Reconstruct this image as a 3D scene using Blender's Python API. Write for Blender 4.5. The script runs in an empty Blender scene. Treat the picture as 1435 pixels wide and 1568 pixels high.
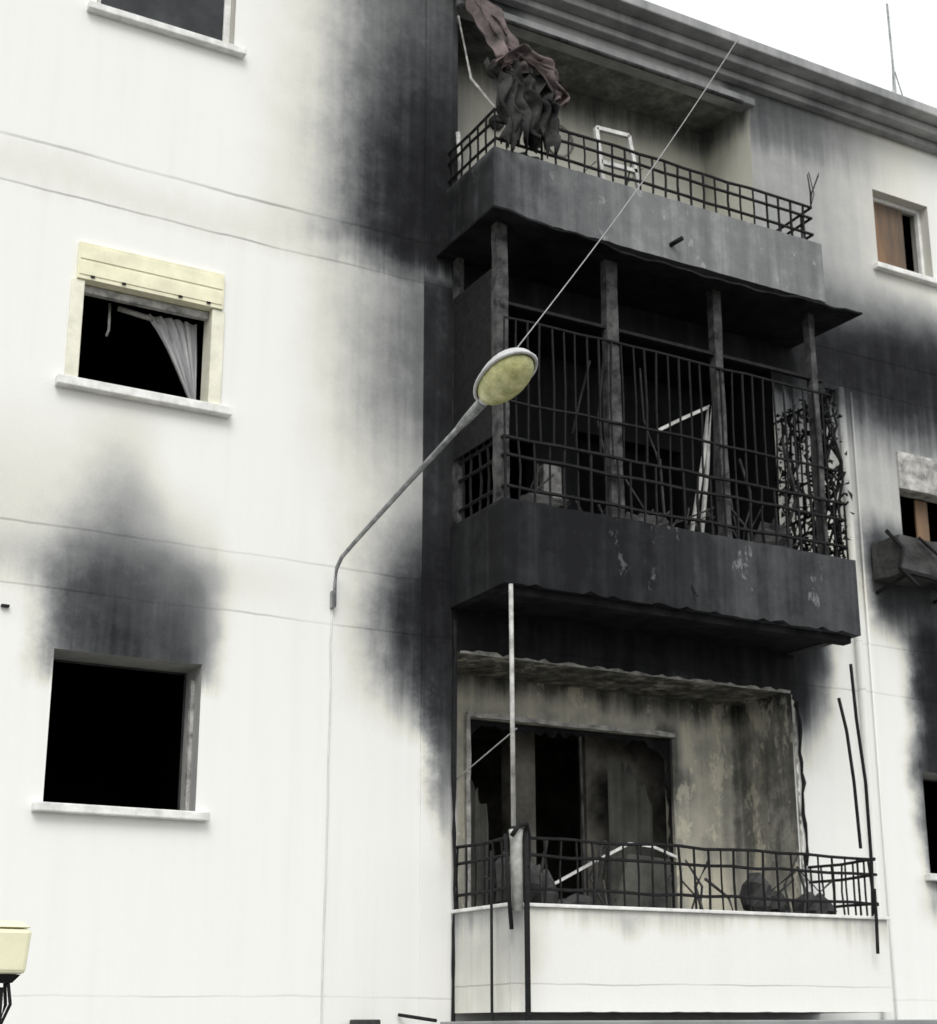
import bpy, bmesh, math, random
from mathutils import Vector, Matrix, noise
random.seed(7)
H=2.75
scene=bpy.context.scene
# ------------------------------------------------------------ materials
def mat(name, col, rough=.8, metal=0, var=.25, scale=8, bump=.15, col2=None, streak=False, spec=None):
    m=bpy.data.materials.new(name); m.use_nodes=True; nt=m.node_tree; N=nt.nodes; L=nt.links
    b=N['Principled BSDF']; b.inputs['Roughness'].default_value=rough; b.inputs['Metallic'].default_value=metal
    if spec is not None: b.inputs['Specular IOR Level'].default_value=spec
    g=N.new('ShaderNodeNewGeometry'); mp=N.new('ShaderNodeMapping'); L.new(g.outputs['Position'],mp.inputs[0])
    if streak: mp.inputs['Scale'].default_value=(1,1,.12)
    n=N.new('ShaderNodeTexNoise'); n.inputs['Scale'].default_value=scale; n.inputs['Detail'].default_value=5; n.inputs['Roughness'].default_value=.65
    L.new(mp.outputs[0],n.inputs['Vector'])
    r=N.new('ShaderNodeValToRGB'); c2=col2 or tuple(c*(1-var) for c in col)
    r.color_ramp.elements[0].position=.32; r.color_ramp.elements[1].position=.68
    r.color_ramp.elements[0].color=(*c2,1); r.color_ramp.elements[1].color=(*[min(1,c*(1+(0 if col2 else var*.5))) for c in col],1)
    L.new(n.outputs['Fac'],r.inputs[0]); L.new(r.outputs[0],b.inputs['Base Color'])
    if bump:
        n2=N.new('ShaderNodeTexNoise'); n2.inputs['Scale'].default_value=scale*6; n2.inputs['Detail'].default_value=3; L.new(g.outputs['Position'],n2.inputs['Vector'])
        bp=N.new('ShaderNodeBump'); bp.inputs['Strength'].default_value=bump; bp.inputs['Distance'].default_value=.01
        L.new(n2.outputs['Fac'],bp.inputs['Height']); L.new(bp.outputs[0],b.inputs['Normal'])
    return m

def soot_mat(name, blobs, base=(.80,.805,.785), lines=(), amb=0.0, amp=.35, rough=.9, peel=0.0, pth=.60, mottled=.45):
    """plaster blackened by soot. blobs: x0,x1,fx0,fx1,z0,z1,fz0,fz1,strength (metres, z above eye level)"""
    m=bpy.data.materials.new(name); m.use_nodes=True; nt=m.node_tree; N=nt.nodes; L=nt.links
    bs=N['Principled BSDF']; bs.inputs['Roughness'].default_value=rough
    bs.inputs['Specular IOR Level'].default_value=.2
    g=N.new('ShaderNodeNewGeometry'); sp=N.new('ShaderNodeSeparateXYZ'); L.new(g.outputs['Position'],sp.inputs[0])
    def M(op,a,b=None,c=None,clamp=False):
        n=N.new('ShaderNodeMath'); n.operation=op; n.use_clamp=clamp
        for i,v in enumerate((a,b,c)):
            if v is None: continue
            if isinstance(v,(int,float)): n.inputs[i].default_value=v
            else: L.new(v,n.inputs[i])
        return n.outputs[0]
    def noi(scale,detail=5,vec=(1,1,1),off=(0,0,0),rough=.55):
        mp=N.new('ShaderNodeMapping'); mp.inputs['Scale'].default_value=vec; mp.inputs['Location'].default_value=off
        L.new(g.outputs['Position'],mp.inputs[0]); n=N.new('ShaderNodeTexNoise'); n.inputs['Scale'].default_value=scale
        n.inputs['Detail'].default_value=detail; n.inputs['Roughness'].default_value=rough; L.new(mp.outputs[0],n.inputs['Vector']); return n.outputs['Fac']
    na=noi(1.1,3); nb=noi(1.1,3,off=(7,3,9)); st=noi(1.0,5,(9,9,.5),rough=.6); mo=noi(5,6,rough=.7); fi=noi(50,3)
    X=M('MULTIPLY_ADD',M('SUBTRACT',na,.5),amp*1.6,sp.outputs[0]); X=M('MULTIPLY_ADD',M('SUBTRACT',mo,.5),amp*.45,X)
    Z=M('MULTIPLY_ADD',M('SUBTRACT',nb,.5),amp*1.2,M('SUBTRACT',sp.outputs[2],H)); Z=M('MULTIPLY_ADD',M('SUBTRACT',st,.5),amp*.7,Z)
    def ss(v,a,b,inv=False):
        n=N.new('ShaderNodeMapRange'); n.interpolation_type='SMOOTHSTEP'; n.inputs[1].default_value=a; n.inputs[2].default_value=max(b,a+.004)
        n.inputs[3].default_value=1 if inv else 0; n.inputs[4].default_value=0 if inv else 1; L.new(v,n.inputs[0]); return n.outputs[0]
    inv=None
    for (x0,x1,fx0,fx1,z0,z1,fz0,fz1,s) in blobs:
        t=M('MULTIPLY',ss(X,x0,x0+fx0),ss(X,x1-fx1,x1,True))
        t=M('MULTIPLY',t,M('MULTIPLY',ss(Z,z0,z0+fz0),ss(Z,z1-fz1,z1,True)))
        o=M('SUBTRACT',1,M('MULTIPLY',t,s)); inv=o if inv is None else M('MULTIPLY',inv,o)
    T=M('SUBTRACT',1,inv) if inv is not None else None
    if amb:
        T=M('ADD',T,amb) if T is not None else M('ADD',M('MULTIPLY',fi,0),amb)
    if T is None: T=M('MULTIPLY',fi,0)
    T=M('MULTIPLY',T,M('ADD',M('MULTIPLY',st,mottled),M('ADD',M('MULTIPLY',mo,mottled*.9),1-mottled*.93)),clamp=True)
    T=M('ADD',T,M('MULTIPLY',M('SUBTRACT',fi,.5),.06),clamp=True)
    dirt=M('MULTIPLY',M('POWER',M('MULTIPLY',st,1.25,clamp=True),4),.05)
    T=M('MAXIMUM',T,dirt)
    if peel:
        pn=noi(3.2,7,(1,1,.5),off=(2,5,1),rough=.75); T=M('MULTIPLY',T,M('SUBTRACT',1,M('MULTIPLY',ss(pn,pth,pth+.04),peel)))
    r=N.new('ShaderNodeValToRGB'); e=r.color_ramp.elements
    e[0].position=0; e[0].color=(*base,1); e[1].position=1; e[1].color=(.008,.0085,.010,1)
    k=base[0]/.8,base[1]/.805,base[2]/.785
    for p,c in ((.12,(.675,.668,.61)),(.30,(.40,.405,.395)),(.50,(.18,.186,.19)),(.70,(.066,.07,.074)),(.86,(.023,.024,.026))):
        q=e.new(p); q.color=(c[0]*k[0],c[1]*k[1],c[2]*k[2],1)
    L.new(T,r.inputs[0]); col=r.outputs[0]
    h=M('ADD',M('MULTIPLY',fi,.25),M('MULTIPLY',mo,.5))
    if lines:
        ln=None
        zz=M('MULTIPLY_ADD',M('SUBTRACT',nb,.5),.05,M('SUBTRACT',sp.outputs[2],H)); zz=M('MULTIPLY_ADD',M('SUBTRACT',mo,.5),.014,zz)
        for zl,w,s in lines:
            d=M('ABSOLUTE',M('SUBTRACT',zz,zl)); q=M('MULTIPLY',ss(d,w*.2,w,True),s); ln=q if ln is None else M('MAXIMUM',ln,q)
        ln=M('MULTIPLY',ln,M('MULTIPLY_ADD',ss(na,.35,.65),.6,.3))
        mx=N.new('ShaderNodeMix'); mx.data_type='RGBA'; mx.blend_type='MULTIPLY'; L.new(ln,mx.inputs[0]); L.new(col,mx.inputs[6]); mx.inputs[7].default_value=(.30,.30,.31,1); col=mx.outputs[2]
        h=M('SUBTRACT',h,M('MULTIPLY',ln,1.0))
    L.new(col,bs.inputs['Base Color'])
    bp=N.new('ShaderNodeBump'); bp.inputs['Strength'].default_value=.35; bp.inputs['Distance'].default_value=.008
    L.new(h,bp.inputs['Height']); L.new(bp.outputs[0],bs.inputs['Normal'])
    return m

FAC_BLOBS=[
 # plume beside the top balcony
 (3.4,6.2,2.0,.3,5.55,30,.35,.1,.55),(4.0,6.2,1.2,.3,5.55,8.9,.4,2.2,.78),(4.3,6.2,.9,.3,5.6,7.3,.3,.9,.72),(4.0,5.5,.8,.3,5.5,6.1,.2,.2,.25),
 # strip beside the middle balcony
 (3.8,5.9,1.6,.1,3.4,5.75,1.3,.15,.55),(4.3,5.9,1.0,.1,1.9,4.3,1.0,1.1,.78),(4.7,5.9,.6,.1,1.9,3.6,1.0,.6,.85),(5.15,5.6,.2,.05,.8,2.8,1.5,.3,.75),
 # above the burnt window: dark at the head, thin plume rising towards the sill above
 (2.20,3.78,.45,.5,2.05,3.3,.3,.9,.58),(2.25,3.70,.5,.55,2.1,3.95,.3,1.3,.40),(2.40,3.30,.45,.45,2.3,4.5,.3,1.3,.30),(1.2,2.8,.8,.4,2.3,4.4,.8,1.2,.14),
 # slab bands: light grime
 (1.2,5,.5,1.5,5.45,6.0,.25,.3,.08),(1.2,4.6,.5,1.5,2.6,3.25,.3,.3,.12),
 # around bay and right block
 (5.2,9.05,.1,.5,2.35,3.3,.35,.1,.93),(5.3,9.0,.1,.3,5.3,6.1,.1,.1,.9),
 (8.3,14.5,.1,3.4,4.8,7.0,1.0,1.1,.90),(8.3,12.2,.1,2.4,5.2,6.5,.5,.6,.66),(8.5,12.5,.2,1.5,3.3,5.6,1.4,.3,.28),
 (5.2,10.8,.1,2.4,7.7,9.5,.4,.1,.38),(8.2,11.2,.1,2.4,6.2,9.0,.4,.3,.38),
 (8.3,9.2,.1,.45,1.9,3.4,1.0,.3,.85),(9.75,12.2,.5,.6,.7,3.7,.6,.5,.95),(9.4,12,.4,.4,3.1,4.5,.5,.4,.7)]
LINES=((5.95,.017,.8),(5.60,.013,.7),(3.19,.013,.55),(2.76,.012,.5),(.2,.010,.30),(-.15,.012,.3))
M_fac=soot_mat('sooty_white_plaster',FAC_BLOBS,lines=LINES)
M_strip=soot_mat('sooty_pilaster_plaster',FAC_BLOBS[:8]+[(5,6,.01,.01,1.9,5.7,1.2,.15,.74)],lines=LINES)
M_top=soot_mat('parapet_soot_grey',[(5.0,5.45,.1,.1,5.5,6.6,.1,.2,.30),(5.2,7.0,.1,1.8,5.5,6.6,.1,.2,.18)],amb=.50,mottled=.6,peel=.22,pth=.60)
M_mid=soot_mat('parapet_soot_black',[(5,7.6,.1,1,2.8,3.7,.1,.1,.2)],amb=.76,mottled=.42,peel=.30,pth=.62)
M_bot=soot_mat('parapet_white',[(5.2,5.7,.02,.35,.0,1.2,.4,.2,.22),(5.2,8.8,.01,.01,.60,.9,.2,.02,.18)],lines=((.28,.008,.5),),amb=.03,mottled=1.1)
M_rec3=soot_mat('recess_plaster_grey',[(5.3,6.2,.01,.9,5,9,.1,.1,.5),(5,9,.1,.1,7.9,9,.4,.1,.4)],base=(.68,.68,.63),amb=.10,mottled=1.0)
M_rec2=soot_mat('recess_burnt',[],amb=.97,mottled=.2)
M_rec1=soot_mat('recess_cream_plaster',[(5,9,.1,.1,2.45,3,.25,.05,.45),(7.9,8.75,.5,.05,.9,2.7,.6,.4,.20),(5,9,.1,.1,0,1.0,.1,.7,.45),(8.5,8.8,.1,.05,.2,3,.1,.1,.2),(5.4,8.15,.4,.25,.1,2.62,.1,.25,.22),(7.6,8.1,.2,.2,1.7,2.6,.3,.2,.35)],base=(.78,.755,.65),amb=.10,mottled=1.5,peel=.5,pth=.56)
M_rev=soot_mat('window_reveal_plaster',[],base=(.7,.7,.68),amb=.15)
M_revb=soot_mat('burnt_window_reveal',[],base=(.7,.7,.68),amb=.30,mottled=.8)
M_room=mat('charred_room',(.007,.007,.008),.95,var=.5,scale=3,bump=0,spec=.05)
M_room1=mat('scorched_room',(.26,.25,.22),.95,col2=(.04,.039,.035),scale=2.2,bump=0,spec=.1)
M_panel=mat('scorched_panel',(.12,.12,.105),.9,col2=(.03,.03,.028),scale=2.6)
M_soffit=mat('charred_soffit',(.016,.016,.018),.95,var=.7,scale=4,bump=.6,spec=.1)
M_conc=mat('cornice_concrete',(.40,.405,.405),.9,col2=(.15,.155,.16),scale=2.5,streak=True)
M_cream=mat('cream_shutter_paint',(.78,.76,.56),.6,var=.15,scale=6)
M_cream2=mat('cream_frame_paint',(.76,.75,.62),.6,var=.2,scale=6)
M_white=mat('white_sill_stone',(.75,.75,.73),.7,var=.25,scale=9)
M_iron=mat('burnt_iron',(.014,.014,.015),.8,metal=.1,var=.6,scale=20,bump=.4,spec=.25)
M_post=mat('burnt_post',(.105,.105,.105),.85,col2=(.010,.010,.011),scale=8,bump=.5,spec=.2)
M_ash=mat('ash_white_metal',(.58,.57,.54),.7,col2=(.14,.14,.14),scale=9,bump=.4)
M_ashb=mat('bare_bent_metal',(.75,.75,.73),.6,col2=(.40,.40,.39),scale=9,bump=.3)
M_dirtyc=mat('scorched_cream',(.38,.34,.24),.8,col2=(.06,.055,.045),scale=5,bump=.4)
M_peel=mat('peeled_plaster',(.45,.44,.40),.9,col2=(.06,.06,.06),scale=7,bump=.6)
M_pole=mat('galvanised_pole',(.36,.37,.37),.45,metal=.3,col2=(.12,.13,.14),scale=12)
M_paleP=mat('pale_painted_metal',(.60,.60,.58),.5,col2=(.20,.20,.19),scale=8)
M_cond=mat('painted_conduit',(.72,.72,.70),.7,col2=(.55,.55,.54),scale=5,bump=0)
M_lampG=mat('lamp_bowl',(.68,.66,.34),.22,col2=(.34,.36,.14),scale=16,bump=.5)
M_lampH=mat('lamp_housing',(.52,.53,.53),.45,var=.3,scale=8)
M_lant=mat('lantern_panel',(.80,.78,.56),.4,var=.08,scale=5)
M_cloth=mat('scorched_awning_cloth',(.18,.145,.145),.95,col2=(.03,.028,.028),scale=3,bump=.5,spec=.1)
M_cloth2=mat('charred_cloth',(.06,.06,.06),.95,col2=(.012,.012,.012),scale=5,bump=.5,spec=.1)
M_curt=mat('sheer_curtain',(.62,.62,.62),.9,col2=(.25,.25,.27),scale=5,streak=True)
M_brown=mat('scorched_blind',(.24,.14,.075),.8,col2=(.07,.06,.05),scale=5,streak=True)
M_ac=mat('burnt_appliance',(.07,.07,.07),.8,col2=(.010,.010,.010),scale=5,bump=.6)
M_asph=mat('asphalt',(.055,.055,.057),.95,var=.3,scale=6)
M_pave=mat('pavement_tiles',(.30,.29,.27),.9,var=.25,scale=3)
M_grd=mat('ground_dirt',(.16,.15,.13),.95,var=.3,scale=.4)
M_mark=mat('road_paint',(.7,.7,.68),.8,var=.2)
M_band=mat('grey_band',(.26,.27,.27),.7,var=.25,scale=2)
M_cableL=mat('grey_cable',(.30,.30,.30),.6,var=.2,bump=0)
M_glass=mat('dusty_glass',(.035,.04,.045),.25,col2=(.012,.013,.015),scale=4,bump=.2,spec=.35)
# ------------------------------------------------------------ mesh helpers (z given relative to eye level)
def V(x,y,z): return Vector((x,y,z+H))
def box(bm,x0,x1,y0,y1,z0,z1,mi=0):
    vs=[bm.verts.new(V(x,y,z)) for x in (x0,x1) for y in (y0,y1) for z in (z0,z1)]
    for f in ((0,1,3,2),(4,6,7,5),(0,4,5,1),(2,3,7,6),(0,2,6,4),(1,5,7,3)):
        fc=bm.faces.new([vs[i] for i in f]); fc.material_index=mi
def tube(bm,pts,r,n=8,mi=0,flat=1.0):
    pts=[V(*p) for p in pts]; rings=[]
    rs=r if isinstance(r,(list,tuple)) else [r]*len(pts)
    for i,p in enumerate(pts):
        d=(pts[min(i+1,len(pts)-1)]-pts[max(i-1,0)]).normalized()
        a=Vector((0,0,1)) if abs(d.z)<.9 else Vector((1,0,0))
        u=d.cross(a).normalized(); w=u.cross(d)
        rings.append([bm.verts.new(p+(u*math.cos(t)*rs[i]+w*math.sin(t)*rs[i]*flat)) for t in [2*math.pi*k/n+math.pi/n for k in range(n)]])
    for i in range(len(rings)-1):
        for k in range(n):
            f=bm.faces.new([rings[i][k],rings[i][(k+1)%n],rings[i+1][(k+1)%n],rings[i+1][k]]); f.material_index=mi; f.smooth=n>5
    for rg in (rings[0],rings[-1]):
        f=bm.faces.new(rg); f.material_index=mi
def empty(name,loc=(0,0,0)):
    e=bpy.data.objects.new(name,None); bpy.context.collection.objects.link(e); e.location=loc; return e
def mk(name,bm,mats,parent=None,bevel=0,recalc=True):
    if recalc: bmesh.ops.recalc_face_normals(bm,faces=bm.faces)
    me=bpy.data.meshes.new(name); bm.to_mesh(me); bm.free()
    for m in (mats if isinstance(mats,(list,tuple)) else [mats]): me.materials.append(m)
    o=bpy.data.objects.new(name,me); bpy.context.collection.objects.link(o)
    if parent: o.parent=parent
    if bevel:
        b=o.modifiers.new('b','BEVEL'); b.width=bevel; b.segments=2; b.limit_method='ANGLE'
    return o
def sheet_holes(bm,x0,x1,z0,z1,y,holes,mi=0):
    """vertical wall sheet at y with rectangular openings (x0,x1,z0,z1,reveal depth,material index)"""
    xs=sorted({x0,x1,*[h[0] for h in holes],*[h[1] for h in holes]}); zs=sorted({z0,z1,*[h[2] for h in holes],*[h[3] for h in holes]})
    xs=[x for x in xs if x0<=x<=x1]; zs=[z for z in zs if z0<=z<=z1]
    vv={}
    def gv(x,z,yy):
        k=(round(x,4),round(z,4),round(yy,4))
        if k not in vv: vv[k]=bm.verts.new(V(x,yy,z))
        return vv[k]
    for i in range(len(xs)-1):
        for j in range(len(zs)-1):
            cx,cz=(xs[i]+xs[i+1])/2,(zs[j]+zs[j+1])/2
            if any(h[0]<cx<h[1] and h[2]<cz<h[3] for h in holes): continue
            f=bm.faces.new([gv(xs[i],zs[j],y),gv(xs[i+1],zs[j],y),gv(xs[i+1],zs[j+1],y),gv(xs[i],zs[j+1],y)]); f.material_index=mi
    for h in holes:
        d,rm=h[4],h[5]
        a,b,c,e=h[:4]
        for p,q in (((a,c),(a,e)),((a,e),(b,e)),((b,e),(b,c)),((b,c),(a,c))):
            f=bm.faces.new([bm.verts.new(V(p[0],y,p[1])),bm.verts.new(V(q[0],y,q[1])),bm.verts.new(V(q[0],y+d,q[1])),bm.verts.new(V(p[0],y+d,p[1]))]); f.material_index=rm
def room(bm,x0,x1,y0,y1,z0,z1,hole,mi=0):
    box_f=[[(x0,y1,z0),(x1,y1,z0),(x1,y1,z1),(x0,y1,z1)],[(x0,y0,z0),(x0,y1,z0),(x0,y1,z1),(x0,y0,z1)],[(x1,y0,z0),(x1,y1,z0),(x1,y1,z1),(x1,y0,z1)],
           [(x0,y0,z0),(x1,y0,z0),(x1,y1,z0),(x0,y1,z0)],[(x0,y0,z1),(x1,y0,z1),(x1,y1,z1),(x0,y1,z1)]]
    for q in box_f:
        f=bm.faces.new([bm.verts.new(V(*p)) for p in q]); f.material_index=mi
    a,b,c,e=hole
    for q in (((x0,z0),(a,z1)),((b,z0),(x1,z1)),((a,z0),(b,c)),((a,e),(b,z1))):
        if q[1][0]-q[0][0]>.01 and q[1][1]-q[0][1]>.01:
            f=bm.faces.new([bm.verts.new(V(x,y0,z)) for x,z in ((q[0][0],q[0][1]),(q[1][0],q[0][1]),(q[1][0],q[1][1]),(q[0][0],q[1][1]))]); f.material_index=mi
def jit(a): return random.uniform(-a,a)
# ------------------------------------------------------------ apartment building
B=empty('apartment_building')
wins=[(2.48,3.48,1.38,2.37),(2.44,3.50,4.24,5.25),(2.44,3.50,7.17,8.15),(10.0,10.72,6.97,7.78),(10.03,10.75,4.17,5.05),(10.03,10.75,1.25,2.12)]
extra=[(-1.6,-.6,z,z+.98) for z in (-1.5,1.38,4.26,7.17)]+[(2.48,3.48,-1.5,-.52),(12.4,13.4,1.38,2.36),(12.4,13.4,4.26,5.24),(12.4,13.4,7.0,7.8),(12.4,13.4,-1.5,-.52)]
RWS=[.34 if i in (0,5) else .24 for i in range(len(wins+extra))]
REC=[(5.44,8.60,.14,2.68,.70,4),(5.44,8.60,3.06,5.58,.70,3),(5.44,8.52,5.98,8.30,.70,2)]
XL,XR,ZT=-5,15,8.56
bm=bmesh.new()
holes=[(*w,RWS[i],(5 if i in (0,5) else 1)) for i,w in enumerate(wins+extra)]
sheet_holes(bm,XL,XR,-H,ZT,0,holes+REC+[(5.6,8.4,-H,-.45,.3,1)])
for q in ([(XL,0,-H),(XL,9,-H),(XL,9,ZT),(XL,0,ZT)],[(XR,0,-H),(XR,9,-H),(XR,9,ZT),(XR,0,ZT)],[(XL,9,-H),(XR,9,-H),(XR,9,ZT),(XL,9,ZT)]):
    bm.faces.new([bm.verts.new(V(*p)) for p in q])
mk('facade_walls',bm,[M_fac,M_rev,M_rec3,M_rec2,M_rec1,M_revb],B,recalc=False)
bm=bmesh.new(); box(bm,5.14,5.39,-.014,-.002,-H+.14,8.39); mk('pilaster_strip',bm,M_strip,B,bevel=.003)
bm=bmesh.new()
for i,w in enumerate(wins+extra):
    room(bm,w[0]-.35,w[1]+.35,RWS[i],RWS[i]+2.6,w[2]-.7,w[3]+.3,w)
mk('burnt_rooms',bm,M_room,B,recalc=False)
bm=bmesh.new(); sheet_holes(bm,5.44,8.60,.14,2.68,.70,[(5.93,7.88,.15,2.34,.12,0)]); mk('terrace_back_wall',bm,M_rec1,B,recalc=False)
bm=bmesh.new(); sheet_holes(bm,5.44,8.60,3.06,5.58,.70,[(5.75,6.55,3.07,4.75,.12,0),(7.0,8.1,3.9,4.95,.12,0)]); mk('terrace_back_wall_charred',bm,M_rec2,B,recalc=False)
bm=bmesh.new(); sheet_holes(bm,5.44,8.52,5.98,8.30,.70,[(6.35,7.0,5.99,7.1,.1,0)]); mk('terrace_back_wall_grey',bm,M_rec3,B,recalc=False)
bm=bmesh.new(); room(bm,5.46,8.58,.82,3.4,.12,2.66,(5.93,7.88,.15,2.34),0)
mk('living_room_scorched',bm,M_room1,B,recalc=False)
bm=bmesh.new()
box(bm,6.62,6.86,1.25,1.40,.14,2.6); box(bm,7.30,8.5,1.15,1.25,.14,2.6); box(bm,6.86,7.0,1.5,1.6,.14,2.6)
mk('living_room_partitions',bm,M_room1,B)
bm=bmesh.new()
for xa,xb,y,zt in ((5.98,6.26,1.0,2.0),(7.40,7.84,.97,2.2)):
    n=14; pa=None
    for i in range(n+1):
        x=xa+(xb-xa)*i/n; z=zt+random.uniform(-.12,.03)-(.35*(i/n)**3)
        q=[bm.verts.new(V(x,y+.01*math.sin(i),.14)),bm.verts.new(V(x,y+.02*math.sin(i*1.3),z))]
        if pa: bm.faces.new([pa[0],q[0],q[1],pa[1]])
        pa=q
mk('burnt_door_leaf',bm,M_panel,B,recalc=False)
# charred fringe of the door opening: sagging remains at the head and bitten corners
bm=bmesh.new(); n=46; pa=None
for i in range(n+1):
    t=i/n; x=5.932+1.945*t; dz=.03+.05*abs(noise.noise(Vector((i*.35,1,2))))*2+.22*max(0,(t-.86)/.14)**2+.12*max(0,(.08-t)/.08)**2
    q=[bm.verts.new(V(x,.735,2.338)),bm.verts.new(V(x,.74+jit(.01),2.338-dz))]
    if pa: bm.faces.new([pa[0],q[0],q[1],pa[1]])
    pa=q
pa=None
for i in range(31):
    t=i/30; z=.16+2.1*t; w=.02+.05*abs(noise.noise(Vector((i*.4,7,2))))*2
    q=[bm.verts.new(V(7.878,.735,z)),bm.verts.new(V(7.878-w,.74,z))]
    if pa: bm.faces.new([pa[0],q[0],q[1],pa[1]])
    pa=q
mk('charred_door_fringe',bm,M_soffit,B,recalc=False)
bm=bmesh.new(); tube(bm,[(7.02,.78,.16),(7.03,.79,1.2),(7.0,.77,2.33)],.014,4); mk('sliding_frame',bm,M_post,B)
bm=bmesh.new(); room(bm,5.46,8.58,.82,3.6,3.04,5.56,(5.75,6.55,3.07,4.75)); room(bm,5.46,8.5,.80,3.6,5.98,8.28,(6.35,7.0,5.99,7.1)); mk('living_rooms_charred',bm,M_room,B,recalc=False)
# ---- cornice / roof
bm=bmesh.new()
box(bm,XL-.3,XR+.3,-.36,9.3,8.56,8.66); box(bm,XL-.2,XR+.2,-.22,-.003,8.47,8.557); box(bm,XL-.1,XR+.1,-.10,-.003,8.40,8.468)
mk('roof_cornice',bm,M_conc,B,bevel=.012)
bm=bmesh.new(); box(bm,5.42,8.56,-.05,.12,8.22,8.298); mk('terrace_lintel',bm,M_conc,B,bevel=.01)
# ---- windows
def window(x0,x1,z0,z1,name,mf,fw=.05,y0=.10,y1=.15):
    E=empty(name); E.parent=B
    bm=bmesh.new()
    box(bm,x0+.002,x0+fw,y0,y1,z0+.002,z1-.002); box(bm,x1-fw,x1-.002,y0,y1,z0+.002,z1-.002)
    box(bm,x0+fw,x1-fw,y0,y1,z1-fw,z1-.002); box(bm,x0+fw,x1-fw,y0,y1,z0+.002,z0+fw)
    mk('frame',bm,mf,E,bevel=.004)
    bm=bmesh.new(); box(bm,x0-.07,x1+.08,-.07,.09,z0-.065,z0-.008); mk('sill',bm,M_white,E,bevel=.008)
    return E
E=window(*wins[0],'burnt_window',M_ac,fw=.012,y0=.31,y1=.335)
bm=bmesh.new(); box(bm,3.452,3.478,.12,.16,1.39,2.28); mk('blind_guide',bm,M_ash,E)
E=window(*wins[2],'upper_window',M_white,fw=.055)
bm=bmesh.new(); box(bm,2.49,3.45,.12,.125,7.22,8.1); mk('glass_pane',bm,M_glass,E)
x0,x1,z0,z1=wins[1]; E=empty('shutter_window'); E.parent=B
bm=bmesh.new()
box(bm,x0,x1,-.035,.14,4.985,5.262)
for i in range(2): box(bm,x0+.012,x1-.012,-.041,-.036,5.015+i*.12,5.115+i*.12)
mk('shutter_box',bm,M_cream,E,bevel=.004)
bm=bmesh.new()
for k in (.09,.31,.72,.93): box(bm,x0+k,x0+k+.03,-.046,-.0415,5.0,5.016)
mk('shutter_box_slots',bm,M_iron,E)
bm=bmesh.new()
box(bm,x0-.03,x0+.06,-.02,.16,4.24,4.983); box(bm,x1-.075,x1+.02,-.02,.16,4.24,4.983)
mk('frame',bm,M_cream2,E,bevel=.006)
bm=bmesh.new(); box(bm,x0+.062,x1-.077,.05,.1,4.925,4.98); mk('shutter_bottom_slat',bm,M_ash,E,bevel=.004)
bm=bmesh.new(); box(bm,x0-.09,x1+.09,-.075,.10,4.17,4.237); mk('sill',bm,M_white,E,bevel=.008)
bm=bmesh.new(); cols=[]
for i in range(33):
    u=i/32; row=[]
    for j in range(15):
        v=j/14; xa=2.98+.42*u; xr=3.40
        x=xa+(xr-xa)*v**.8*(.92)+.015*math.sin(u*30+v*3)*(1-v); y=.19+.02*math.sin(u*38); z=4.93-.62*v
        row.append(bm.verts.new(V(x,y,z)))
    cols.append(row)
for i in range(32):
    for j in range(14): f=bm.faces.new([cols[i][j],cols[i+1][j],cols[i+1][j+1],cols[i][j+1]]); f.smooth=True
mk('curtain',bm,M_curt,E,recalc=False)
bm=bmesh.new(); tube(bm,[(2.74,.2,4.95),(2.745,.2,4.75),(2.73,.2,4.7)],.010); tube(bm,[(2.80,.2,4.93),(3.1,.2,4.90)],.02); mk('hanging_rail',bm,M_ash,E)
E=window(*wins[3],'small_window',M_white,fw=.04)
bm=bmesh.new(); box(bm,10.05,10.5,.13,.15,7.02,7.74); mk('blind',bm,M_brown,E)
E=window(*wins[4],'small_shutter_window',M_ash,fw=.04)
bm=bmesh.new()
box(bm,10.03,10.75,-.02,.16,4.72,5.08)
mk('shutter_box',bm,M_ash,E,bevel=.006)
bm=bmesh.new(); box(bm,10.35,10.5,.13,.15,4.21,4.70); mk('blind',bm,M_brown,E)
E=window(*wins[5],'small_burnt_window',M_ac,fw=.012,y0=.31,y1=.335)
for i,w in enumerate(extra):
    E=window(*w,'plain_window',M_white,fw=.05); bm=bmesh.new(); box(bm,w[0]+.05,w[1]-.05,.12,.125,w[2]+.05,w[3]-.05); mk('glass_pane',bm,M_glass,E)
# ---- balconies
def balcony(name,x0,x1,yb,z0,z1,m,th=.09,rag=0.0):
    bm=bmesh.new()
    n=50; pr=None
    for i in range(n+1):
        x=x0+(x1-x0)*i/n; j1=jit(rag) if 0<i<n else 0; j2=jit(rag) if 0<i<n else 0
        if rag and random.random()<.12 and 0<i<n: j2+=rag*2.5
        ring=[bm.verts.new(V(x,-yb+jit(rag*.3),z0+max(0,j2))),bm.verts.new(V(x,-yb+jit(rag*.3),z1+j1*.6)),bm.verts.new(V(x,-yb+th,z1+j1*.6)),bm.verts.new(V(x,-yb+th,z0))]
        if pr:
            for k in range(4): bm.faces.new([pr[k],ring[k],ring[(k+1)%4],pr[(k+1)%4]])
        else: bm.faces.new(ring)
        pr=ring
    bm.faces.new(pr)
    box(bm,x0,x0+th,-yb+th+.001,-.016,z0,z1); box(bm,x1-th,x1,-yb+th+.001,-.002,z0,z1)
    mk(name+'_parapet',bm,m,B)
    bm=bmesh.new(); box(bm,x0+.012,x1-.012,-yb+.012,.695,z0+.012,z0+.11); return mk(name+'_slab',bm,M_soffit,B)
balcony('top_balcony',5.32,8.56,.80,5.90,6.45,M_top,rag=.004)
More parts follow.
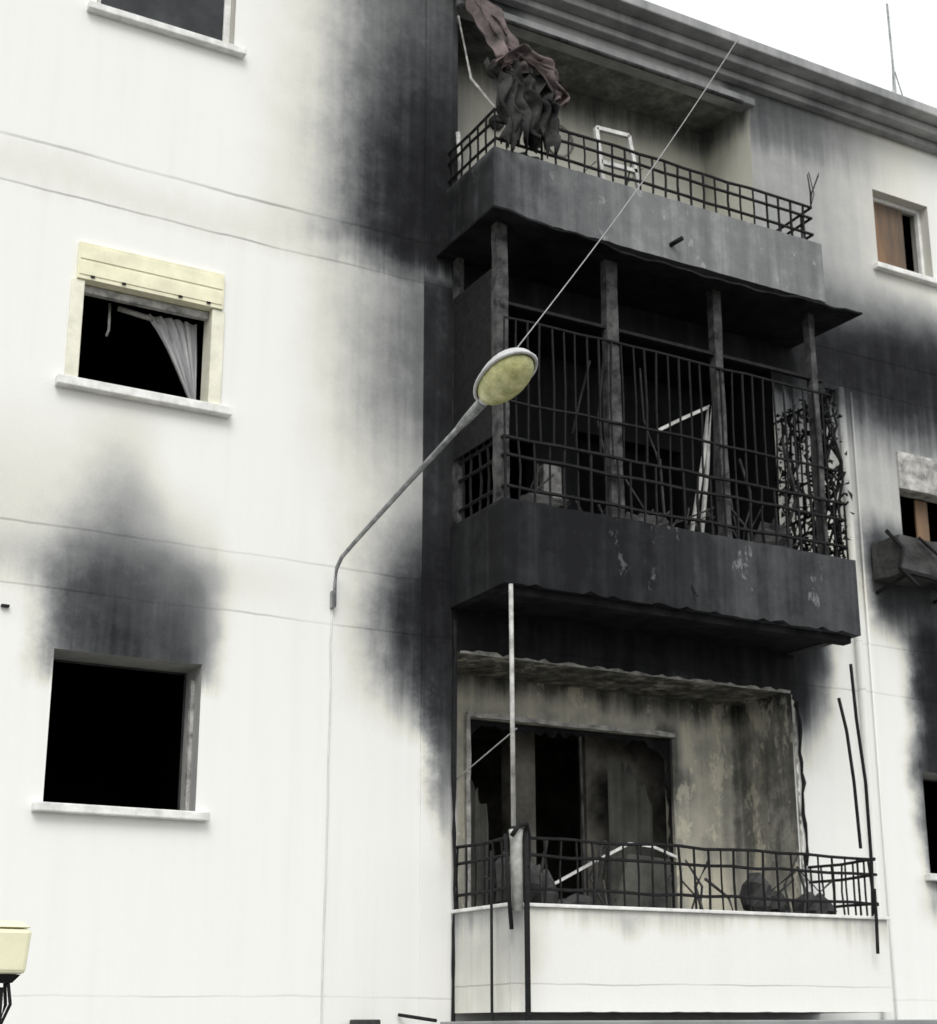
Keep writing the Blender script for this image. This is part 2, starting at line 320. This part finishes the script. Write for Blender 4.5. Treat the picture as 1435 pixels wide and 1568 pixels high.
balcony('middle_balcony',5.37,8.67,.82,3.0,3.63,M_mid,rag=.009)
balcony('lower_balcony',5.40,8.72,.82,.10,.775,M_bot,rag=.0015)
bm=bmesh.new()
box(bm,5.38,8.74,-.845,-.72,.776,.80); box(bm,5.38,5.50,-.719,-.02,.776,.80); box(bm,8.62,8.74,-.719,-.004,.776,.80)
mk('coping',bm,M_white,B,bevel=.005)
bm=bmesh.new(); box(bm,5.42,8.62,-.76,-.66,2.94,3.010); mk('slab_nosing',bm,M_soffit,B,bevel=.01)
bm=bmesh.new(); nx,ny=60,6; rows=[]
for i in range(nx+1):
    x=5.24+(8.85-5.24)*i/nx; r=[]
    for j in range(ny+1):
        y=-.93+.93*j/ny; e=(1-j/ny); s=(x-5.24)/3.6
        z=5.870-e*(.075*math.sin(math.pi*min(1,s*1.05))+.008*math.sin(x*9)+.006*math.sin(x*23))-.05*e*s
        r.append((x,y+.01*math.sin(x*6)*e,z))
    rows.append(r)
top=[[bm.verts.new(V(*p)) for p in r] for r in rows]; bot=[[bm.verts.new(V(p[0],p[1],p[2]-.018)) for p in r] for r in rows]
for i in range(nx):
    for j in range(ny):
        bm.faces.new([top[i][j],top[i+1][j],top[i+1][j+1],top[i][j+1]]); bm.faces.new([bot[i][j],bot[i][j+1],bot[i+1][j+1],bot[i+1][j]])
    bm.faces.new([top[i][0],bot[i][0],bot[i+1][0],top[i+1][0]])
for j in range(ny):
    for k in (0,nx): bm.faces.new([top[k][j],top[k][j+1],bot[k][j+1],bot[k][j]])
mk('warped_enclosure_roof',bm,M_soffit,B)
# ---- railings
def railing(name,x0,x1,y,zb,zt,rails,step,bx=.007,rr=.011,side_l=True,side_r=True,wob=.01,sag=0):
    bm=bmesh.new()
    for z in rails:
        n=14; tube(bm,[(x0+(x1-x0)*i/n,y+jit(wob*.6)-sag*math.sin(math.pi*i/n),z+jit(wob*.6)) for i in range(n+1)],rr,5)
        for xs,fl in ((x0,side_l),(x1,side_r)):
            if fl: tube(bm,[(xs,y,z),(xs+jit(wob),y/2,z+jit(wob)),(xs,-.01,z)],rr,5)
    x=x0
    while x<=x1+.01:
        j=jit(wob); sg=-sag*math.sin(math.pi*(x-x0)/(x1-x0)); tube(bm,[(x,y+sg*.3,zb),(x+j,y+sg+jit(wob),(zb+zt)/2),(x+jit(wob*.4),y+sg,zt)],bx*random.uniform(.85,1.2),4); x+=step*random.uniform(.9,1.1)
    for xs,fl in ((x0,side_l),(x1,side_r)):
        if fl:
            yy=y+step
            while yy<-.02: tube(bm,[(xs,yy,zb),(xs+jit(wob),yy+jit(wob),(zb+zt)/2),(xs,yy,zt)],bx,4); yy+=step
    return mk(name,bm,M_iron,B)
railing('top_railing',5.35,8.5,-.765,6.45,6.80,(6.80,6.70,6.54),.135,bx=.009,rr=.013)
railing('middle_railing',5.41,8.63,-.775,3.63,4.12,(4.12,3.98,3.74),.125,bx=.010,rr=.015,wob=.012)
railing('middle_grille',5.43,8.60,-.735,4.12,5.08,(5.08,4.42),.105,bx=.0085,rr=.012,wob=.012,sag=.02)
railing('lower_railing',5.43,8.68,-.78,.80,1.24,(1.24,1.12,.90),.125,bx=.008,rr=.012,wob=.014)
bm=bmesh.new()
for k in range(34):
    y=random.uniform(-.78,-.05); z=random.uniform(3.75,5.15); x=8.62+jit(.03); r=random.uniform(.04,.10); a0=random.uniform(0,6)
    tube(bm,[(x+jit(.02),y+r*math.cos(a0+t*.7)*(1-t*.1),z+r*math.sin(a0+t*.7)*(1-t*.1)) for t in range(8)],.010,4)
for k in range(14):
    y=random.uniform(-.78,-.1); pts=[(8.6,y,3.65)]
    for s in range(9): y=min(-.03,max(-.8,y+jit(.1))); pts.append((8.6+jit(.05),y,3.65+(s+1)*.165))
    tube(bm,pts,.011,4)
for k in range(900):
    c=Vector((8.6+jit(.08),random.uniform(-.8,-.05),random.uniform(3.65,5.15)))
    s=random.uniform(.015,.05); q=[c+Vector((jit(s),jit(s),jit(s))) for _ in range(3)]
    bm.faces.new([bm.verts.new(V(*p)) for p in q])
mk('burnt_side_grille',bm,M_iron,B,recalc=False)
bm=bmesh.new()
def post(x,y,z0,z1,w=.05,d=.04,seg=16):
    prev=None
    for i in range(seg+1):
        z=z0+(z1-z0)*i/seg; ww=w*(1+jit(.10)); cx=x+jit(.003)
        ring=[bm.verts.new(V(cx+a*ww,y+b*d,z)) for a,b in ((-1,-1),(1,-1),(1,1),(-1,1))]
        if prev:
            for k in range(4): bm.faces.new([prev[k],prev[(k+1)%4],ring[(k+1)%4],ring[k]])
        prev=ring
for x,w in ((5.42,.048),(6.41,.055),(7.44,.038),(8.44,.028)): post(x,-.70,3.63,5.86,w)
post(5.42,-.05,3.63,5.86,.03)
mk('enclosure_posts',bm,M_post,B,recalc=True)
bm=bmesh.new()
box(bm,5.40,8.55,-.72,-.68,5.20,5.225); box(bm,5.375,5.39,-.69,-.05,4.15,5.5)
mk('enclosure_transom',bm,M_iron,B)
bm=bmesh.new()
for k in range(8):
    x=random.uniform(5.6,8.4); zt=random.uniform(4.4,5.6); l=random.uniform(.5,1.4); tube(bm,[(x,-.3+jit(.2),zt),(x+jit(.05),-.3+jit(.2),zt-l*.5),(x+jit(.08),-.3+jit(.2),zt-l)],random.uniform(.008,.018),4)
mk('charred_slats',bm,M_ac,B)
bm=bmesh.new(); box(bm,6.60,6.78,.62,.698,3.12,4.56); mk('door_jamb_ash',bm,M_ash,B,bevel=.01)
bm=bmesh.new(); tube(bm,[(5.905,.69+jit(.004),.16+2.2*i/12) for i in range(13)],[.02+random.random()*.012 for _ in range(13)],4); tube(bm,[(5.9+2.0*i/16,.69+jit(.004),2.365+jit(.006)) for i in range(17)],[.018+random.random()*.014 for _ in range(17)],4); mk('door_trim',bm,M_ash,B)
bm=bmesh.new()
prev=None
for i in range(9):
    z=4.95+.62*i/8; w=.05+.04*abs(math.sin(i*1.7)); a=bm.verts.new(V(5.43,-.03,z)); b=bm.verts.new(V(5.43+w+.02,-.06-.05*math.sin(i),z))
    if prev: bm.faces.new([prev[0],prev[1],b,a])
    prev=(a,b)
mk('peeling_panel',bm,M_dirtyc,B,recalc=False)
bm=bmesh.new()
n=60
def rib(x0,z0,x1,z1,wa,wb,y=-.006):
    pa=None
    for i in range(n+1):
        t=i/n; x=x0+(x1-x0)*t; z=z0+(z1-z0)*t; w=random.uniform(wa,wb)
        if abs(x1-x0)>abs(z1-z0): a,b=(x,z),(x,z+w)
        else: a,b=(x,z),(x+w,z)
        q=[bm.verts.new(V(a[0],y,a[1])),bm.verts.new(V(b[0],y-.003,b[1]))]
        if pa: bm.faces.new([pa[0],pa[1],q[1],q[0]])
        pa=q
rib(5.46,2.670,8.60,2.670,.004,.035); rib(8.605,2.66,8.61,.9,.004,.035)
mk('peeled_plaster_edge',bm,M_peel,B,recalc=False)
bm=bmesh.new()
n=40; tube(bm,[(5.40+jit(.012),-.03,2.9-5.2*i/n) for i in range(n+1)],[.008+random.random()*.014 for _ in range(n+1)],6)
n=16; tube(bm,[(8.66+jit(.012)+.008*math.sin(i),-.02,2.6-1.35*i/n) for i in range(n+1)],[.008+random.random()*.012 for _ in range(n+1)],6)
mk('burnt_conduit',bm,M_iron,B)
bm=bmesh.new(); tube(bm,[(9.35,-.06,5.55),(9.35,-.06,3.6),(9.36,-.06,1),(9.36,-.06,-H)],.032,10); tube(bm,[(9.50,-.03,5.55),(9.5,-.03,-H)],.010,6); mk('downpipe',bm,M_fac,B)
bm=bmesh.new(); tube(bm,[(4.42+jit(.006),-.008,2.9-5.6*i/20) for i in range(21)],.006,6); mk('wall_conduit',bm,M_cond,B)
bm=bmesh.new(); box(bm,4.62,4.80,-.12,-.002,-.03,.06); mk('wall_vent',bm,M_ac,B,bevel=.01)
bm=bmesh.new(); tube(bm,[(4.98,-.02,.09),(5.12,-.3,.05)],.012,6); mk('wall_hook',bm,M_iron,B)
bm=bmesh.new(); box(bm,2.12,2.17,-.03,-.002,2.60,2.615); mk('wall_fixing',bm,M_iron,B)
bm=bmesh.new(); tube(bm,[(6.2,.70,7.72),(6.2,.66,7.72),(6.2,.62,7.72)],[.07,.07,.04],18); mk('terrace_wall_lamp',bm,M_post,B)
bm=bmesh.new(); tube(bm,[(6.85+.16*math.cos(t*.3),.69,7.75+.16*math.sin(t*.3)) for t in range(22)],.012,5); mk('plate_ghost_ring',bm,M_peel,B)
bm=bmesh.new(); box(bm,5.30,9.9,-1.1,-.004,-.12,.045); mk('ground_floor_grey_band',bm,M_band,B,bevel=.01)  # plain grey band projecting from the wall just below the lower balcony
bm=bmesh.new(); box(bm,5.62,8.38,.2,.24,-H,-.46); mk('garage_door',bm,M_paleP,B)
bm=bmesh.new(); tube(bm,[(6.95,-.80,6.03),(7.0,-.90,6.06)],.02,8); tube(bm,[(7.0,-.82,3.2),(7.02,-.86,3.1)],.008,5); mk('parapet_spout',bm,M_iron,B)
# ------------------------------------------------------------ poles at balcony corner
P=empty('scaffold_pole'); bm=bmesh.new(); tube(bm,[(5.40,-.86,2.98),(5.405,-.86,1.3)],.016,10); mk('upper_tube',bm,M_paleP,P)
bm=bmesh.new(); tube(bm,[(5.40,-.90,1.27),(5.40,-.90,1.2),(5.405,-.90,.74)],[.05,.042,.038],14); mk('sleeve',bm,M_paleP,P)
bm=bmesh.new(); tube(bm,[(5.455,-.93,1.28),(5.46,-.93,.8),(5.46,-.93,-H)],.019,10); tube(bm,[(5.345,-.66,1.15),(5.345,-.66,-H)],.010,8)
tube(bm,[(5.33,-.96,1.22),(5.38,-.97,1.29),(5.44,-.97,1.30),(5.50,-.9,1.24),(5.50,-.9,1.08),(5.46,-.94,1.02)],.016,6); tube(bm,[(5.33,-.88,1.24),(5.335,-.9,.9),(5.36,-.9,.62)],.016,6)
mk('lower_tube',bm,M_iron,P)
# ------------------------------------------------------------ wall street lamp
S=empty('street_lamp')
bm=bmesh.new()
arm=[(4.42,-.05,2.88),(4.42,-.05,3.05),(4.42,-.075,3.16),(4.42,-.16,3.22),(4.42,-.4,3.28),(4.42,-1.2,3.46),(4.42,-2.0,3.63)]
tube(bm,arm,[.013,.013,.014,.015,.016,.018,.020],10); tube(bm,[(4.42,-1.9,3.61),(4.42,-2.0,3.63),(4.42,-2.3,3.695)],[.022,.03,.038],12)
box(bm,4.405,4.435,-.04,-.002,2.88,3.0)
mk('bracket_arm',bm,M_pole,S)
def ellipsoid(bm,c,rx,ry,rz,pitch,half=0,nu=24,nv=10):
    rot=Matrix.Rotation(pitch,3,'X'); rings=[]
    a0,a1=(-math.pi/2,0) if half<0 else (0,math.pi/2)
    for j in range(nv+1):
        t=a0+(a1-a0)*j/nv
        ring=[]
        for i in range(nu):
            p=2*math.pi*i/nu; v=Vector((rx*math.cos(t)*math.cos(p),ry*math.cos(t)*math.sin(p)*(1+.12*math.sin(p)),rz*math.sin(t)))
            ring.append(bm.verts.new(V(*(rot@v+Vector(c)))))
        rings.append(ring)
    for j in range(nv):
        for i in range(nu):
            f=bm.faces.new([rings[j][i],rings[j][(i+1)%nu],rings[j+1][(i+1)%nu],rings[j+1][i]]); f.smooth=True
    bmesh.ops.remove_doubles(bm,verts=bm.verts,dist=.0004)
HC=(4.42,-2.50,3.745); pt=-.22
bm=bmesh.new(); ellipsoid(bm,HC,.145,.27,.11,pt,half=1); tube(bm,[(4.42,-2.22,3.68),(4.42,-2.36,3.72)],[.04,.07],12); mk('housing',bm,M_lampH,S)
bm=bmesh.new(); rot=Matrix.Rotation(pt,3,'X'); n=28
tube(bm,[tuple(rot@Vector((.147*math.cos(2*math.pi*i/n),.272*math.sin(2*math.pi*i/n)*(1+.12*math.sin(2*math.pi*i/n)),0))+Vector(HC)) for i in range(n+1)],.012,6)
mk('rim',bm,M_lampH,S)
bm=bmesh.new(); ellipsoid(bm,HC,.136,.25,.13,pt,half=-1); mk('lens_bowl',bm,M_lampG,S)
# ------------------------------------------------------------ post-top lantern at lower left
S2=empty('lantern_street_lamp'); bm=bmesh.new(); cx,cy=1.83,-2.05
def frus(bm,cx,cy,z0,z1,w0,w1,mi=0):
    a=[bm.verts.new(V(cx+sx*w0,cy+sy*w0,z0)) for sx,sy in ((-1,-1),(1,-1),(1,1),(-1,1))]; b=[bm.verts.new(V(cx+sx*w1,cy+sy*w1,z1)) for sx,sy in ((-1,-1),(1,-1),(1,1),(-1,1))]
    for k in range(4): bm.faces.new([a[k],a[(k+1)%4],b[(k+1)%4],b[k]])
    bm.faces.new(a); bm.faces.new(b)
frus(bm,cx,cy,.26,.47,.10,.115); frus(bm,cx,cy,.475,.51,.12,.07); mk('lantern',bm,M_lant,S2,bevel=.02)
bm=bmesh.new(); frus(bm,cx,cy,.22,.257,.05,.08); 
for a in range(4):
    t=a*math.pi/2+.78; tube(bm,[(cx+.05*math.cos(t),cy+.05*math.sin(t),.22),(cx+.07*math.cos(t),cy+.07*math.sin(t),.12),(cx+.02*math.cos(t),cy+.02*math.sin(t),.02)],.009,5)
tube(bm,[(cx,cy,.2),(cx,cy,-1.6),(cx,cy,-1.65),(cx,cy,-H)],[.022,.03,.06,.07],12); mk('pole',bm,M_iron,S2)
# ------------------------------------------------------------ cables, antenna
bm=bmesh.new(); a=Vector((4.42,-2.5,3.83)); b=Vector((8.14,-.37,8.62)); tube(bm,[tuple(a.lerp(b,i/20)-Vector((0,0,.08*math.sin(math.pi*i/20)))) for i in range(21)],.0042,6); mk('overhead_cable',bm,M_cableL)
bm=bmesh.new(); tube(bm,[(5.40,-.92,1.95),(5.44,.68,1.55)],.005,6); mk('loose_cable',bm,M_cableL)
bm=bmesh.new(); tube(bm,[(12.0,1.5,8.6),(11.97,1.5,11.5)],.014,6); tube(bm,[(12.0,1.5,10.6),(12.35,1.6,9.9)],.008,5); tube(bm,[(11.97,1.5,10.7),(12.02,1.6,10.0),(12.1,1.6,9.9)],.006,5)
mk('roof_antenna',bm,M_pole)
# ------------------------------------------------------------ burnt awning on the top terrace
A=empty('burnt_awning')
def drape(name,path,w0,w1,m,folds=5,amp=.04,nu=44,nw=28,seed=3,rag=.0):
    bm=bmesh.new(); P=[Vector(p) for p in path]; n=len(P); rows=[]
    for i in range(nu+1):
        t=i/nu*(n-1); k=min(int(t),n-2); f=t-k; c=P[k].lerp(P[k+1],f); w=w0+(w1-w0)*i/nu; r=[]
        for j in range(nw+1):
            u=j/nw-.5; q=Vector((i*.09,j*.16,seed)); nz=noise.noise(q)*.09; n2=noise.noise(q*1.7+Vector((9,2,1)))*.06
            tail=rag*noise.noise(Vector((j*.6,seed,0)))*(i/nu)**4
            r.append(bm.verts.new(V(c.x+u*w+nz,c.y+amp*math.sin(u*folds*6.28+i*.05)+n2,c.z+amp*.5*math.cos(u*folds*5+i*.07)+nz*.6+tail)))
        rows.append(r)
    for i in range(nu):
        for j in range(nw): f=bm.faces.new([rows[i][j],rows[i+1][j],rows[i+1][j+1],rows[i][j+1]]); f.smooth=True
    o=mk(name,bm,m,A,recalc=False); s=o.modifiers.new('s','SOLIDIFY'); s.thickness=.006
drape('cloth',[(5.50,-.05,8.45),(5.50,-.35,8.0),(5.47,-.66,7.55),(5.50,-.80,7.28),(5.54,-.82,7.16)],.24,.30,M_cloth,folds=2,amp=.03)
drape('cloth_fold',[(5.38,-.80,7.20),(5.54,-.86,7.33),(5.74,-.86,7.26),(5.90,-.84,7.08),(5.92,-.83,6.98)],.12,.14,M_cloth,folds=2,amp=.03,seed=8)
drape('charred_tail',[(5.66,-.78,7.22),(5.70,-.82,6.95),(5.72,-.84,6.56)],.46,.34,M_cloth2,folds=4,seed=5,rag=.25)
drape('charred_strip',[(5.42,-.70,7.3),(5.44,-.8,7.0),(5.45,-.83,6.50)],.16,.12,M_cloth2,folds=2,seed=15,rag=.2)
bm=bmesh.new(); tube(bm,[(5.42,-.04,8.10),(5.40,-.30,7.35),(5.40,-.70,6.85)],.012,6); tube(bm,[(5.42,-.04,7.0),(5.42,-.1,6.5)],.02,6); mk('awning_arm',bm,M_ash,A)
bm=bmesh.new(); tube(bm,[(5.44,-.06,8.2),(8.4,-.06,8.2)],.02,8); mk('awning_roller',bm,M_post,A)
# ------------------------------------------------------------ debris on the balconies
def frame_obj(name,paths,r,m,flat=1):
    bm=bmesh.new()
    for p in paths: tube(bm,p,r,4,flat=flat)
    mk(name,bm,m)
frame_obj('broken_chair_frame',[[(6.38,-.62,7.02),(6.46,-.62,6.3)],[(6.38,-.62,7.02),(6.70,-.62,7.04)],[(6.70,-.62,7.04),(6.84,-.62,6.3)],[(6.42,-.62,6.72),(6.77,-.62,6.73)]],.024,M_ashb)
frame_obj('bent_window_frame',[[(6.97,-.5,4.54),(7.2,-.5,4.68),(7.50,-.5,4.85)],[(7.50,-.5,4.85),(7.42,-.5,4.4),(7.26,-.5,3.7)],[(7.50,-.5,4.85),(7.45,-.5,4.3),(7.36,-.5,3.7)]],.018,M_ashb)
frame_obj('bent_window_frame',[[(5.85,-.4,.9),(6.25,-.5,1.12),(6.55,-.55,1.27)],[(6.55,-.55,1.27),(6.75,-.55,1.26),(7.0,-.5,1.2)]],.014,M_ashb)
bm=bmesh.new(); q=[V(6.3,-.45,.2),V(6.95,-.45,.2),V(6.95,-.5,1.18),V(6.55,-.55,1.2)]; f=bm.faces.new([bm.verts.new(p) for p in q]); r=bmesh.ops.extrude_face_region(bm,geom=[f]); bmesh.ops.translate(bm,verts=[v for v in r['geom'] if isinstance(v,bmesh.types.BMVert)],vec=(0,.03,0)); mk('fallen_panel',bm,M_panel)
frame_obj('hanging_metal_strip',[[(8.37,-.84,2.46),(8.41,-.86,2.2),(8.45,-.86,1.8),(8.47,-.86,1.3)],[(8.50,-.86,2.74),(8.51,-.87,2.3),(8.55,-.88,1.8),(8.56,-.87,1.2),(8.54,-.87,.81)],[(8.56,-.88,1.0),(8.54,-.9,.75),(8.53,-.9,.52)]],.013,M_iron)
bm=bmesh.new()
# heaps of charred rubbish: crumpled lumps plus sticks
def lump(c,r,seed):
    vs=[]; nu,nv=10,6
    for j in range(nv+1):
        t=-math.pi/2+math.pi*j/nv; row=[]
        for i in range(nu):
            p=2*math.pi*i/nu; d=Vector((math.cos(t)*math.cos(p),math.cos(t)*math.sin(p),math.sin(t)))
            k=1+.7*noise.noise(d*2.3+Vector((seed,0,0))); row.append(bm.verts.new(V(c[0]+d.x*r[0]*k,c[1]+d.y*r[1]*k,c[2]+d.z*r[2]*k)))
        vs.append(row)
    for j in range(nv):
        for i in range(nu): bm.faces.new([vs[j][i],vs[j][(i+1)%nu],vs[j+1][(i+1)%nu],vs[j+1][i]])
for k,(c,r) in enumerate([((7.75,-.5,.95),(.14,.12,.16)),((7.95,-.45,.85),(.12,.1,.12)),((8.3,-.45,.85),(.16,.12,.14)),((5.62,-.5,.95),(.14,.12,.22)),((5.9,-.4,.9),(.12,.1,.2)),((6.15,-.45,.8),(.2,.1,.1)),((5.9,-.5,3.72),(.2,.12,.12)),((6.8,-.5,3.7),(.25,.12,.12)),((8.1,-.5,3.75),(.2,.12,.18)),((5.75,-.55,6.5),(.2,.1,.12))]): lump(c,r,k*3.1)
for base_z,xr,n in ((.8,(5.5,8.5),22),(3.6,(5.5,8.5),26),(6.4,(5.5,8.4),6)):
    for k in range(n):
        x=random.uniform(*xr); l=random.uniform(.15,.5); tube(bm,[(x,-.5+jit(.15),base_z-.1),(x+jit(.12),-.5+jit(.1),base_z+l*.5),(x+jit(.25),-.55+jit(.1),base_z+l)],random.uniform(.005,.013),4)
mk('charred_debris',bm,M_ac)
bm=bmesh.new()
for k in range(5): 
    x=8.5; tube(bm,[(x,-.76,6.8),(x+.03+jit(.03),-.76,6.95),(x+.05+jit(.08),-.76,7.12+jit(.06))],.004,4)
mk('bent_wires',bm,M_iron)
# ------------------------------------------------------------ air conditioner (melted casing)
C=empty('air_conditioner')
bm=bmesh.new(); box(bm,9.60,10.45,-.38,-.04,3.78,4.12)
bmesh.ops.subdivide_edges(bm,edges=bm.edges,cuts=5,use_grid_fill=True)
for v in bm.verts:
    q=noise.noise(v.co*5)*.05; v.co.x+=q; v.co.z+=noise.noise(v.co*4+Vector((5,5,5)))*.06; v.co.y+=q*.5
mk('casing',bm,M_ac,C)
bm=bmesh.new(); tube(bm,[(9.58,-.40,3.78),(10.48,-.40,3.72)],.025,5); tube(bm,[(9.66,0,3.68),(9.66,-.42,3.76)],.018,5); tube(bm,[(10.35,0,3.68),(10.35,-.42,3.76)],.018,5)
tube(bm,[(9.54,-.3,4.16),(9.62,-.40,3.98),(9.56,-.40,3.80),(9.75,-.41,3.66)],.02,5); tube(bm,[(9.8,-.42,4.1),(10.1,-.44,3.9),(10.4,-.42,4.05)],.014,5)
mk('bracket',bm,M_iron,C)
# ------------------------------------------------------------ street
def sheet(name,x0,x1,y0,y1,z,m):
    bm=bmesh.new(); bm.faces.new([bm.verts.new((x,y,z)) for x,y in ((x0,y0),(x1,y0),(x1,y1),(x0,y1))]); mk(name,bm,m,recalc=False)
sheet('ground',-400,400,-400,400,-.004,M_grd)
sheet('road',-200,200,-14,-4,.004,M_asph)
bm=bmesh.new(); box(bm,-60,60,-4,-.001,-H-.1,-H+.13); mk('pavement',bm,M_pave,bevel=.02)
bm=bmesh.new(); 
for i in range(30): 
    x=-45+i*3; bm.faces.new([bm.verts.new((x+a,y,.008)) for a,y in ((0,-9.06),(1.5,-9.06),(1.5,-8.94),(0,-8.94))])
mk('road_markings',bm,M_mark,recalc=False)
# ------------------------------------------------------------ camera
f,yaw,pit,rol=2423/1435*36,math.radians(29.68),math.radians(16.30),math.radians(-.29)
F=Vector((math.sin(yaw)*math.cos(pit),math.cos(yaw)*math.cos(pit),math.sin(pit))); R=Vector((math.cos(yaw),-math.sin(yaw),0)); U=R.cross(F)
R2=R*math.cos(rol)+U*math.sin(rol); U2=-R*math.sin(rol)+U*math.cos(rol)
cam=bpy.data.cameras.new('camera'); cam.sensor_fit='HORIZONTAL'; cam.sensor_width=36; cam.lens=f; cam.shift_x=-(751-717.5)/1435; cam.shift_y=(866-784)/1435; cam.clip_end=2000
cam.dof.use_dof=True; cam.dof.focus_distance=8.0; cam.dof.aperture_fstop=4.5
co=bpy.data.objects.new('camera',cam); bpy.context.collection.objects.link(co)
m=Matrix((R2,U2,-F)).transposed().to_4x4(); m.translation=Vector((0,-10.047,H)); co.matrix_world=m; scene.camera=co
# ------------------------------------------------------------ light (bright overcast)
w=bpy.data.worlds.new('World'); scene.world=w; w.use_nodes=True; nt=w.node_tree
bg=nt.nodes['Background']; sky=nt.nodes.new('ShaderNodeTexSky'); sky.sky_type='NISHITA'; sky.sun_disc=False
el,az=math.radians(48),math.radians(205)
sky.sun_elevation=el; sky.sun_rotation=az; sky.dust_density=6; sky.air_density=1.5
hs=nt.nodes.new('ShaderNodeHueSaturation'); hs.inputs['Saturation'].default_value=.12
mx=nt.nodes.new('ShaderNodeMix'); mx.data_type='RGBA'; mx.inputs[0].default_value=.75; mx.inputs[7].default_value=(9.2,9.35,9.35,1)
nt.links.new(sky.outputs[0],hs.inputs['Color']); nt.links.new(hs.outputs[0],mx.inputs[6]); nt.links.new(mx.outputs[2],bg.inputs[0]); bg.inputs[1].default_value=.15
s=bpy.data.lights.new('sun','SUN'); s.energy=1.5; s.angle=math.radians(30); s.color=(1,.985,.95)
so=bpy.data.objects.new('sun',s); bpy.context.collection.objects.link(so)
d=Vector((math.sin(az)*math.cos(el),math.cos(az)*math.cos(el),math.sin(el)))
so.rotation_euler=d.to_track_quat('Z','Y').to_euler()
scene.view_settings.view_transform='Standard'; scene.view_settings.look='None'; scene.view_settings.exposure=0
